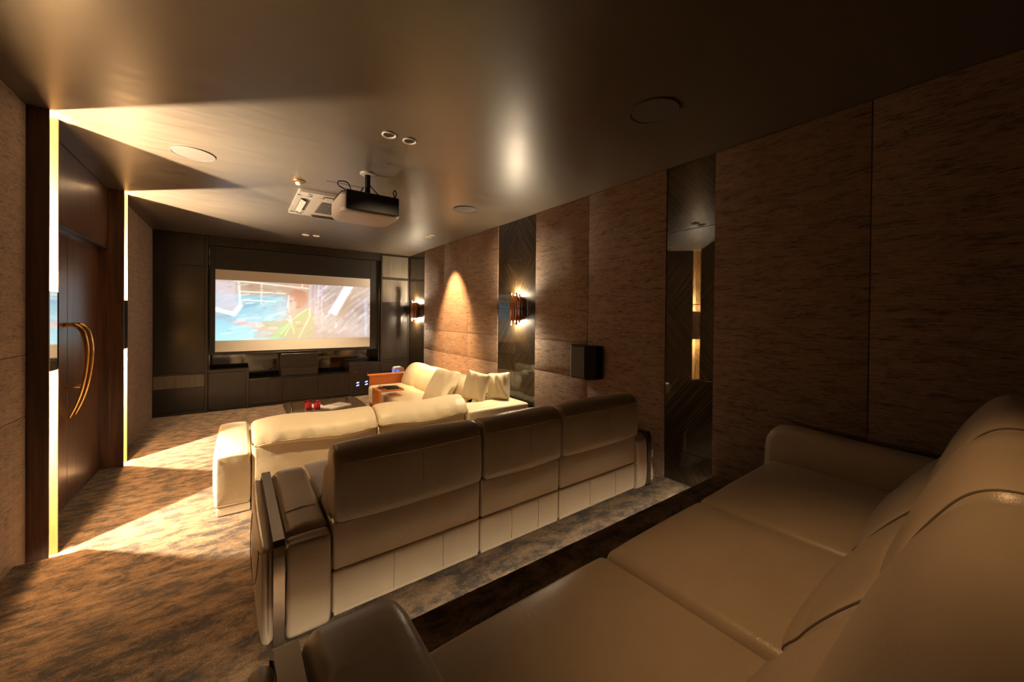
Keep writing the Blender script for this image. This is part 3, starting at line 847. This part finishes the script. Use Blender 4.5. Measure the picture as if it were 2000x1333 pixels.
# ------------------------------------------------------------------ recliner sofas (rear and middle)
def recliner(loc, rz, edges, W_, arm_top, arm_len, D, label, seat_h=.385, rear=False):
    t = thing('recliner_sofa', label, 'sofa', loc, rz, 'taupe leather recliner sofas')
    L = 'taupe_leather'
    # arms: outer side pad, metal band, inner pad, rear pad
    for s in (0, 1):
        f = (lambda x: x) if s == 0 else (lambda x: W_ - x)
        wi = edges[0] if s == 0 else W_ - edges[-1]
        a0, a1 = arm_top
        arm = thing('arm', 'x', 'x'); arm.parent = t; del arm['label']; del arm['category']
        def xs_(vf): return ([(f(p[0]), p[1], p[2]) for p in vf[0]], vf[1] if s == 0 else [tuple(reversed(q)) for q in vf[1]])
        zt = lambda y: a0 + (a1 - a0) * min(1, max(0, y / arm_len))
        bw = .052
        # inner pad
        pr = [(.03, .04), (.03, a0 * .55), (.05, zt(.05) - .02), (.14, zt(.14)), (arm_len * .6, zt(arm_len * .6)), (arm_len - .10, a1), (arm_len - .02, a1 - .05), (arm_len, a1 - .15), (arm_len, .12), (arm_len - .02, .04), (arm_len * .5, .03)]
        mesh('arm_pad', xs_(sweep(pr, bw + .006, wi - .004, .035, .008, 4, 5, 5)), L, arm, True)
        # rear pad, the leather panel facing backwards
        pr = [(-.012, .02), (-.022, a0 * .5), (-.012, a0 - .05), (.012, a0 - .025), (.05, a0 - .03), (.06, a0 * .5), (.05, .02)]
        mesh('arm_back', xs_(sweep(pr, bw + .004, wi - .003, .02, .004, 4, 4, 5)), L, arm, True)
        # metal band over the top and down the back
        k = 10
        out = [(-.022, .0)] + [(-.022, a0 - .045), (-.016, a0 - .012), (-.002, a0 + .008), (.03, zt(.03) + .012)] + [(arm_len * .5, zt(arm_len * .5) + .012), (arm_len - .08, a1 + .010), (arm_len - .01, a1 - .04), (arm_len + .005, a1 - .14), (arm_len + .005, 0.0)]
        inn = [(p[0] + (.02 if i < 2 else (.012 if i < 4 else (-.02 if i > 7 else 0))), max(0.0, p[1] - (.0 if i in (0, 1, 8, 9) else .018))) for i, p in enumerate(out)]
        V = []; Fq = []
        n = len(out)
        for x in (.014, bw):
            V += [(x, p[0], p[1]) for p in out] + [(x, p[0], p[1]) for p in inn]
        m2 = 2 * n
        for i in range(n - 1):
            Fq += [(i, i + 1, m2 + i + 1, m2 + i), (n + i + 1, n + i, m2 + n + i, m2 + n + i + 1), (i + 1, i, n + i, n + i + 1), (m2 + i, m2 + i + 1, m2 + n + i + 1, m2 + n + i)]
        Fq += [(0, m2, m2 + n, n), (n - 1, m2 - 1, m2 + m2 - 1, m2 + n - 1)]
        mesh('arm_band', xs_((V, Fq)), 'silver_bronze', arm)
        # outer side pad
        pr = [(.0, .015), (-.012, a0 * .5), (0, a0 - .06), (.04, a0 - .015), (arm_len * .5, zt(arm_len * .5) - .015), (arm_len - .09, a1 - .02), (arm_len - .03, a1 - .10), (arm_len - .01, a1 * .4), (arm_len - .02, .015), (arm_len * .5, .01)]
        sp = sweep(pr, -.022, .018, .02, .0, 4, 6, 5)
        hy = arm_len / 2
        sp = ([(p[0] - .018 * max(0, 1 - ((p[1] - hy) / hy) ** 2) * max(0, 1 - ((p[2] - a0 * .5) / (a0 * .55)) ** 2) * (1 if p[0] < 0 else 0), p[1], p[2]) for p in sp[0]], sp[1])
        side = mesh('side_pad', xs_(sp), L, arm, True)
        # curved seam on the side pad
        sm_ = []
        for kk in range(13):
            a = PI * .9 * kk / 12 + .2
            yy = .09 + .20 * (1 - math.cos(kk / 12 * PI)) * .9; zz = a0 * (.30 + .55 * (abs(kk - 6) / 6) ** 1.6)
            bulge = .018 * max(0, 1 - ((yy - hy) / hy) ** 2) * max(0, 1 - ((zz - a0 * .5) / (a0 * .55)) ** 2)
            sm_.append((-.0225 - bulge, yy, zz))
        mesh('seam', xs_(tube(sm_, .0018, 5)), 'dark_stitch', side)
        mesh('foot', xs_(box(.015, .10, .0, .06, 0.0, .02, .002)), 'black_matte', arm)
        mesh('arm_seam', xs_(tube([(bw + .02, .19, zt(.19) + .008), ((bw + wi) / 2, .20, zt(.2) + .012), (wi - .03, .20, zt(.2) + .006)], .0018, 5)), 'dark_stitch', arm)
    mesh('plinth', box(.07, W_ - .07, .02, D - .06, .0, .05, .003), 'black_matte', t)
    mesh('base_frame', box(edges[0] - .01, edges[-1] + .01, .035, D - .05, .045, seat_h - .13, .004), L, t)
    # seats, backs
    for i in range(3):
        a, b_ = edges[i], edges[i + 1]
        w = b_ - a
        n = 10
        ysb = .36
        def dfm(x, y, z, h):
            u_, v_ = x / h[0], y / h[1]
            c = (1 - abs(u_) ** 3.5) * (1 - max(0, v_) ** 5)
            wv = .004 * math.sin(5 * x + 7 * y + i * 2) * c
            return [x, y, z + ((.020 * c + wv) if z > 0 else 0)]
        mesh('seat_cushion', softbox(a + .002, b_ - .002, ysb, D - .035, seat_h - .16, seat_h - .012, .035, (n, n, 2), 4, dfm), L, t, True)
        mesh('front_panel', softbox(a + .003, b_ - .003, D - .075, D - .03, .05, seat_h - .165, .015, (4, 1, 4), 3), L, t, True)
        # rear panels: low, middle, upper
        lo = mesh('lower_back_panel', softbox(a + .0025, b_ - .0025, 0, .06, .022, .2, .012, (6, 1, 3), 3, puff(.006, 1, -1)), L, t, True)
        for fr in (.36, .70):
            x = a + w * fr
            mesh('seam', tube([(x, -.0045, .03), (x, -.006, .11), (x, -.0035, .193)], .0012, 5), 'dark_stitch', lo)
        mesh('middle_back_panel', softbox(a + .0025, b_ - .0025, -.004, .06, .203, .408, .016, (6, 1, 3), 3, puff(.010, 1, -1)), L, t, True)
        mesh('label_strip', box(a + .01, b_ - .01, .004, .03, .012, .026, .002), 'warm_white' if False else 'taupe_leather', t)
        dz = 0.0
        if rear:
            # front-facing lumbar cushion and rolled headrest
            lum = [(.485, .365), (.462, .43), (.425, .49), (.375, .555), (.330, .60), (.27, .62), (.16, .62), (.10, .5), (.10, .36), (.30, .34)]
            lum = [(p[0] - .085, p[1]) for p in lum]
            lm = mesh('lumbar_cushion', sweep(lum, a + .001, b_ - .001, .06, .014, 12, 8, 5), L, t, True)
            head = [(.322, .60), (.318, .655), (.295, .72), (.262, .785), (.228, .835), (.19, .858), (.14, .858), (.085, .835), (.04, .78), (.012, .68), (.01, .56), (.03, .42), (.10, .41), (.20, .50)]
            head = [(p[0] - .085, p[1]) for p in head]
            hr = mesh('headrest', sweep(head, a + .001, b_ - .001, .07, .014, 14, 8, 5), L, t, True)
            for ob, pr in ((hr, head), (lm, lum)):
                rr_ = .07 if ob is hr else .06
                pc = crm(pr, 5, True); N = len(pc)
                if sum(pc[q][0] * pc[(q + 1) % N][1] - pc[(q + 1) % N][0] * pc[q][1] for q in range(N)) < 0: sg = -1
                else: sg = 1
                for xe in (a + .001 + rr_ * .58,):
                    pts = []
                    lo_, hi_ = (2, 44) if ob is hr else (1, 30)
                    for q in range(lo_, hi_):
                        tx, tz = pc[(q + 1) % N][0] - pc[q - 1][0], pc[(q + 1) % N][1] - pc[q - 1][1]; ln = math.hypot(tx, tz)
                        of = -rr_ * .094 + .0015
                        pts.append((xe, pc[q][0] + sg * tz / ln * of, pc[q][1] - sg * tx / ln * of))
                    mesh('piping', tube(pts, .0042, 6), 'dark_stitch', ob, True)
        else:
            up = [(-.028, .425), (-.034, .52), (-.030, .61), (-.014, .675), (.02, .706), (.07, .712), (.115, .69), (.14, .62), (.15, .50), (.15, .43), (.06, .412), (.0, .412)]
            hr = mesh('headrest', sweep(up, a + .003, b_ - .003, .028, .010, 10, 5, 5), L, t, True)
            x = (a + b_) / 2 + .02
            mesh('seam', tube([(x, -.0385, .44), (x, -.0445, .52), (x, -.0415, .60), (x, -.037, .635)], .0013, 5), 'dark_stitch', hr)
            mesh('top_stitch', tube([(a + .03, -.030, .655), ((a + b_) / 2, -.0395, .655), (b_ - .03, -.030, .655)], .0026, 5), 'stitch', hr)
            mesh('top_stitch', tube([(a + .012, -.026, .66), (a + .010, -.010, .70), (a + .012, .03, .722)], .0022, 5), 'stitch', hr)
            lum = [(.30, .37), (.27, .45), (.22, .56), (.16, .62), (.10, .60), (.08, .45), (.08, .37)]
            mesh('lumbar_cushion', sweep(lum, a + .002, b_ - .002, .03, .01, 6, 4, 4), L, t, True)
    mesh('back_shell', box(edges[0], edges[-1], .03, .11, .05, .42 if rear else .40, .004), 'taupe_leather', t)
    return t
mid = recliner((.098, 1.70, T2), math.radians(1.0), (.222, .945, 1.518, 2.292), 2.475, (.395, .44), .72, .92,
               'taupe leather recliner sofa in the middle row, seen from behind')
mesh('care_tag', box(2.470, 2.484, -.026, -.020, .21, .265, .001), 'paper', mid)
rear_s = recliner((.055, -.09, T3), math.radians(1.2), (.25, .935, 1.545, 2.335), 2.53, (.51, .55), .93, .935,
                  'taupe leather recliner sofa nearest the camera, seats facing the screen', rear=True)

# ------------------------------------------------------------------ cream corner sofa
cs = thing('corner_sofa', 'cream leather corner sofa in the front row with orange end panel', 'sofa', (0, 0, 0))
K = 'cream_leather'
YS = 3.50
def arm_df(x, y, z, h):
    w = (1 - (y / h[1]) ** 4) * (1 - (z / h[2]) ** 4)
    return [x + (.012 * w if x > 0 else -.022 * w), y, z + (.008 * (1 - (x / h[0]) ** 2) if z > 0 else 0)]
arm = mesh('arm_block', softbox(-.135, .082, YS, YS + 1.04, .075, .455, .022, (4, 8, 5), 4, arm_df), K, cs, True)
mesh('arm_base', softbox(-.125, .082, YS + .006, YS + 1.02, .012, .072, .010, (2, 4, 1), 3), K, cs, True)
for z in (.455,):
    mesh('seam', tube([(-.118, YS - .002, .443), (-.118, YS - .003, .10), (.075, YS - .003, .09)], .0016, 5), 'stitch', arm)
secs = ((.090, 1.030), (1.036, 1.925))
for i, (a, b_) in enumerate(secs):
    mesh('base', softbox(a, b_, YS + .006, YS + .95, .012, .072, .010, (4, 4, 1), 3), K, cs, True)
    mesh('back_panel', softbox(a, b_, YS, YS + .17, .075, .50, .03, (8, 2, 6), 4, puff(.014, 1, -1)), K, cs, True)
    mesh('seat_cushion', softbox(a, b_, YS + .30, YS + 1.0, .11, .41, .05, (8, 8, 2), 4, puff(.03)), K, cs, True)
    mesh('back_cushion', sweep([(YS + .14, .30), (YS + .14, .52), (YS + .22, .58), (YS + .32, .52), (YS + .40, .40), (YS + .38, .32)], a + .01, b_ - .01, .05, .02, 8, 5, 4), K, cs, True)
    # folded head cushion lying over the top of the back
    pr = [(YS - .030, .492), (YS - .040, .515), (YS - .005, .578), (YS + .07, .632), (YS + .16, .650), (YS + .235, .625), (YS + .255, .575), (YS + .20, .545), (YS + .08, .53), (YS + .0, .50)]
    vf = sweep(pr, a - .002, b_ + (-.004 if i == 0 else .03), .035, .016, 22, 6, 5)
    rs = random.Random(11 + i)
    ph = [rs.uniform(0, 6) for _ in range(4)]
    vv = []
    for (x, y, z) in vf[0]:
        s = (x - a) / (b_ - a)
        w = .0055 * math.sin(34 * s + ph[0] + 9 * (y - YS)) + .004 * math.sin(61 * s + ph[1] - 14 * (y - YS))
        k = max(0, min(1, (.66 - z) / .12)) * (1 if y < YS + .12 else .3)
        vv.append((x, y - w * k, z + w * .6 * k + .012 * math.sin(2.2 * s * PI + i)))
    hc = mesh('head_cushion', (vv, vf[1]), K, cs, True)
    mesh('seam', tube([(a + .03 + (b_ - a - .05) * k / 20, YS - .046 - .012 * math.sin(k / 20 * PI), .505 + .012 * math.sin(2.2 * k / 20 * PI + i)) for k in range(21)], .003, 6), K, hc, True)
mesh('back_piping', tube(crm([(1.033, YS + .06, .50), (1.033, YS - .012, .488), (1.033, YS - .016, .42), (1.033, YS - .012, .2), (1.033, YS - .004, .08)], 5), .007, 8), K, cs, True)
# corner block with its low wide ledge
def ledge_df(x, y, z, h): return [x, y, z + (.006 * (1 - (x / h[0]) ** 4) if z > 0 else 0)]
cb = mesh('corner_ledge', softbox(1.935, 2.735, YS - .06, YS + .32, .30, .515, .03, (8, 4, 3), 4, ledge_df), K, cs, True)
mesh('seam', tube([(1.96, YS - .045, .508), (2.71, YS - .045, .508), (2.722, YS - .03, .508), (2.722, YS + .3, .508)], .0022, 6), 'dark_stitch', cb)
mesh('corner_back', softbox(1.935, 2.735, YS - .055, YS + .30, .02, .30, .02, (6, 2, 3), 3), K, cs, True)
mesh('corner_seat', softbox(1.70, 2.50, YS + .30, 4.42, .11, .42, .05, (8, 8, 2), 4, puff(.015)), K, cs, True)
wl_ = mesh('wall_ledge', softbox(2.46, 2.745, YS + .30, 6.16, .05, .515, .03, (3, 12, 4), 4, ledge_df), K, cs, True)
mesh('seam', tube([(2.50, YS + .31, .520), (2.50, 4.0, .520), (2.715, 4.0, .520)], .002, 6), 'dark_stitch', wl_)
# seat along the right wall
mesh('side_base', softbox(1.72, 2.5, 4.42, 6.12, .02, .14, .012, (3, 6, 1), 3), K, cs, True)
def long_df(x, y, z, h):
    w = (1 - abs(x / h[0]) ** 4) * (1 - abs(y / h[1]) ** 6)
    return [x, y, z + (.014 * w if z > 0 else 0)]
ls = mesh('long_seat_cushion', softbox(1.66, 2.42, 4.425, 6.165, .13, .405, .05, (8, 14, 2), 5, long_df), K, cs, True)
mesh('seam', tube([(1.653, 4.47, .26), (1.650, 5.3, .27), (1.653, 6.12, .26)], .002, 6), 'stitch', ls)
for a, b_ in ((5.64, 6.17), (4.82, 5.63), (4.02, 4.81)):
    pr = [(2.20, .405), (2.19, .46), (2.25, .60), (2.33, .69), (2.42, .715), (2.52, .68), (2.58, .60), (2.58, .53), (2.44, .50), (2.40, .41), (2.28, .40)]
    vf = sweep(pr, a + .004, b_ - .004, .075, .022, 10, 7, 5)
    bc = mesh('side_back_cushion', ([(p[1], p[0], p[2]) for p in vf[0]], [tuple(reversed(q)) for q in vf[1]]), K, cs, True)
    mesh('seam', tube(crm([(2.362, a + .03, .703), (2.375, (a + b_) / 2, .727), (2.362, b_ - .03, .703)], 6), .0028, 6), 'stitch', bc)
# orange end panel
op = mesh('end_panel', box(1.70, 2.52, 6.20, 6.245, .0, .535, .006), 'orange_leather', cs)
mesh('end_panel_cap', box(1.69, 2.53, 6.185, 6.33, .535, .556, .005), 'orange_leather', cs)

# loose cushions on the corner
def cushion(loc, size, th, rot, label):
    o = mesh('throw_pillow', softbox(-size / 2, size / 2, -th / 2, th / 2, -size / 2, size / 2, .02, (14, 2, 14), 3, pillow), K, None, True, loc, rot)
    tag(o, label, 'pillow', 'cream leather pillows on the corner sofa')
    s = size / 2 * .965
    pts = [(-s, 0, -s), (s, 0, -s), (s, 0, s), (-s, 0, s), (-s, 0, -s)]
    return o
R_ = math.radians
cushion((2.08, 4.40, .615), .46, .17, (R_(-32), R_(0), R_(-80)), 'large cream pillow leaning on the back of the corner sofa')
cushion((2.30, 3.92, .678), .34, .12, (R_(-14), R_(6), R_(-72)), 'small cream pillow with creased corner, the middle of three in a row')
cushion((2.55, 3.80, .672), .32, .12, (R_(-12), R_(-8), R_(-72)), 'small cream pillow nearest the right wall on the sofa ledge')

# C-shaped orange side table with tray
t = thing('side_table', 'orange C-shaped side table hooked over the cream sofa seat', 'side table', (1.50, 5.20, 0))
mesh('leg_panel', box(0, .03, -.15, .15, 0, .49, .004), 'orange_leather', t)
mesh('table_top', box(0, .34, -.15, .15, .49, .512, .004), 'orange_leather', t)
mesh('top_inlay', box(.05, .33, -.14, .14, .512, .516, .001), 'brown_tray', t)
mesh('foot_plate', box(0, .12, -.15, .15, 0, .015, .003), 'orange_leather', t)
t = thing('microphone', 'handheld microphone lying on the orange side table', 'microphone', (1.60, 5.21, .536), R_(-12))
mesh('head', xf(lathe([(.0001, .038), (.014, .035), (.021, .02), (.022, .0), (.016, -.018)], 16), (-.02, 0, 0.002), (0, -PI / 2, 0)), 'mic_mesh', t, True)
mesh('handle', xf(lathe([(.016, 0), (.014, -.10), (.012, -.16), (.0001, -.162)], 14), (-.002, 0, 0), (0, -PI / 2, 0)), 'dark_metal', t, True)
mesh('antenna_cap', xf(lathe([(.006, -.16), (.005, -.195), (.0001, -.196)], 10), (-.002, 0, 0), (0, -PI / 2, 0)), 'black_plastic', t, True)
t = thing('remote_control', 'dark remote control lying beside the microphone on the side table', 'remote', (1.70, 5.11, .517), R_(-14))
mesh('case', softbox(-.08, .08, -.022, .022, 0, .014, .005, 1, 3), 'black_plastic', t, True)
for k in range(5): mesh('button', softbox(-.06 + k * .024, -.046 + k * .024, -.010, .010, .0135, .016, .001), 'speaker_grille', t)

# air purifier on the end panel side
t = thing('purifier', 'small white rounded box with blue glowing vent behind the orange panel', 'purifier', (2.30, 6.62, 0))
mesh('stand', softbox(-.15, .15, -.12, .12, 0, .44, .01, 1, 2), 'black_oak', t)
mesh('shell', xf(prism(rrect(-.085, .085, 0, .165, .045, 6), -.075, .075, 'y'), (0.0, 0, .44)), 'white_plastic', t)
mesh('blue_vent', softbox(-.088, -.083, -.045, .035, .46, .58, .002, 1, 2), 'blue_led', t)
mesh('front_vent', xf(prism(rrect(-.03, .02, .02, .12, .02, 5), -.079, -.075, 'y'), (-.03, 0, .44)), 'blue_led', t)

# ------------------------------------------------------------------ coffee table
t = thing('coffee_table', 'low smoked glass coffee table with rounded corners before the cream sofa', 'table', (.92, 5.42, 0))
def ring(x0, x1, y0, y1, r): return rrect(x0, x1, y0, y1, r, 10)
mesh('glass_top', prism(ring(-.44, .44, -.44, .44, .20), .325, .340, 'z'), 'smoke_glass', t)
mesh('rim', tube([(p[0], p[1], .332) for p in ring(-.445, .445, -.445, .445, .205)] + [(.445, .24, .332)], .006, 6), 'dark_metal', t, True)
mesh('lower_shelf', prism(ring(-.36, .36, -.36, .36, .17), .12, .135, 'z'), 'brown_tray', t)
for a in range(4):
    sx, sy = ((1, 1), (-1, 1), (-1, -1), (1, -1))[a]
    mesh('leg', tube([(sx * .31, sy * .31, 0), (sx * .345, sy * .345, .325)], .010, 10), 'grey_metal', t, True)
def tumbler(x, y, label):
    t = thing('drinking_glass', label, 'glass', (x, y, .3405), 0, 'glasses of red drink on the coffee table')
    mesh('glass', merge(lathe([(.0001, 0), (.036, 0), (.0365, .016), (.0001, .016)], 20), lathe([(.0388, .100), (.040, .130), (.0382, .130), (.0370, .100)], 20)), 'clear_glass', t, True)
    mesh('drink', lathe([(.0001, .0165), (.0366, .0165), (.0388, .100), (.0001, .100)], 20), 'red_drink', t, True)
tumbler(.695, 5.16, 'glass of red drink on the coffee table, the one nearer the door')
tumbler(.785, 5.13, 'glass of red drink on the coffee table, the one nearer the magazines')
t = thing('magazine', 'open magazine lying on the coffee table beside the glasses', 'magazine', (1.02, 5.27, .3405), R_(28))
mesh('page_block', box(-.15, .15, -.11, .11, 0, .008, .001), 'paper', t)
mesh('printed_page', box(-.02, .145, -.105, .105, .0082, .0088, .0002), 'printed_page', t)
t = thing('magazine', 'closed pale magazine behind the glasses on the coffee table', 'magazine', (.86, 5.40, .3405), R_(10))
mesh('page_block', box(-.10, .02, -.11, .11, 0, .006, .001), 'paper', t)
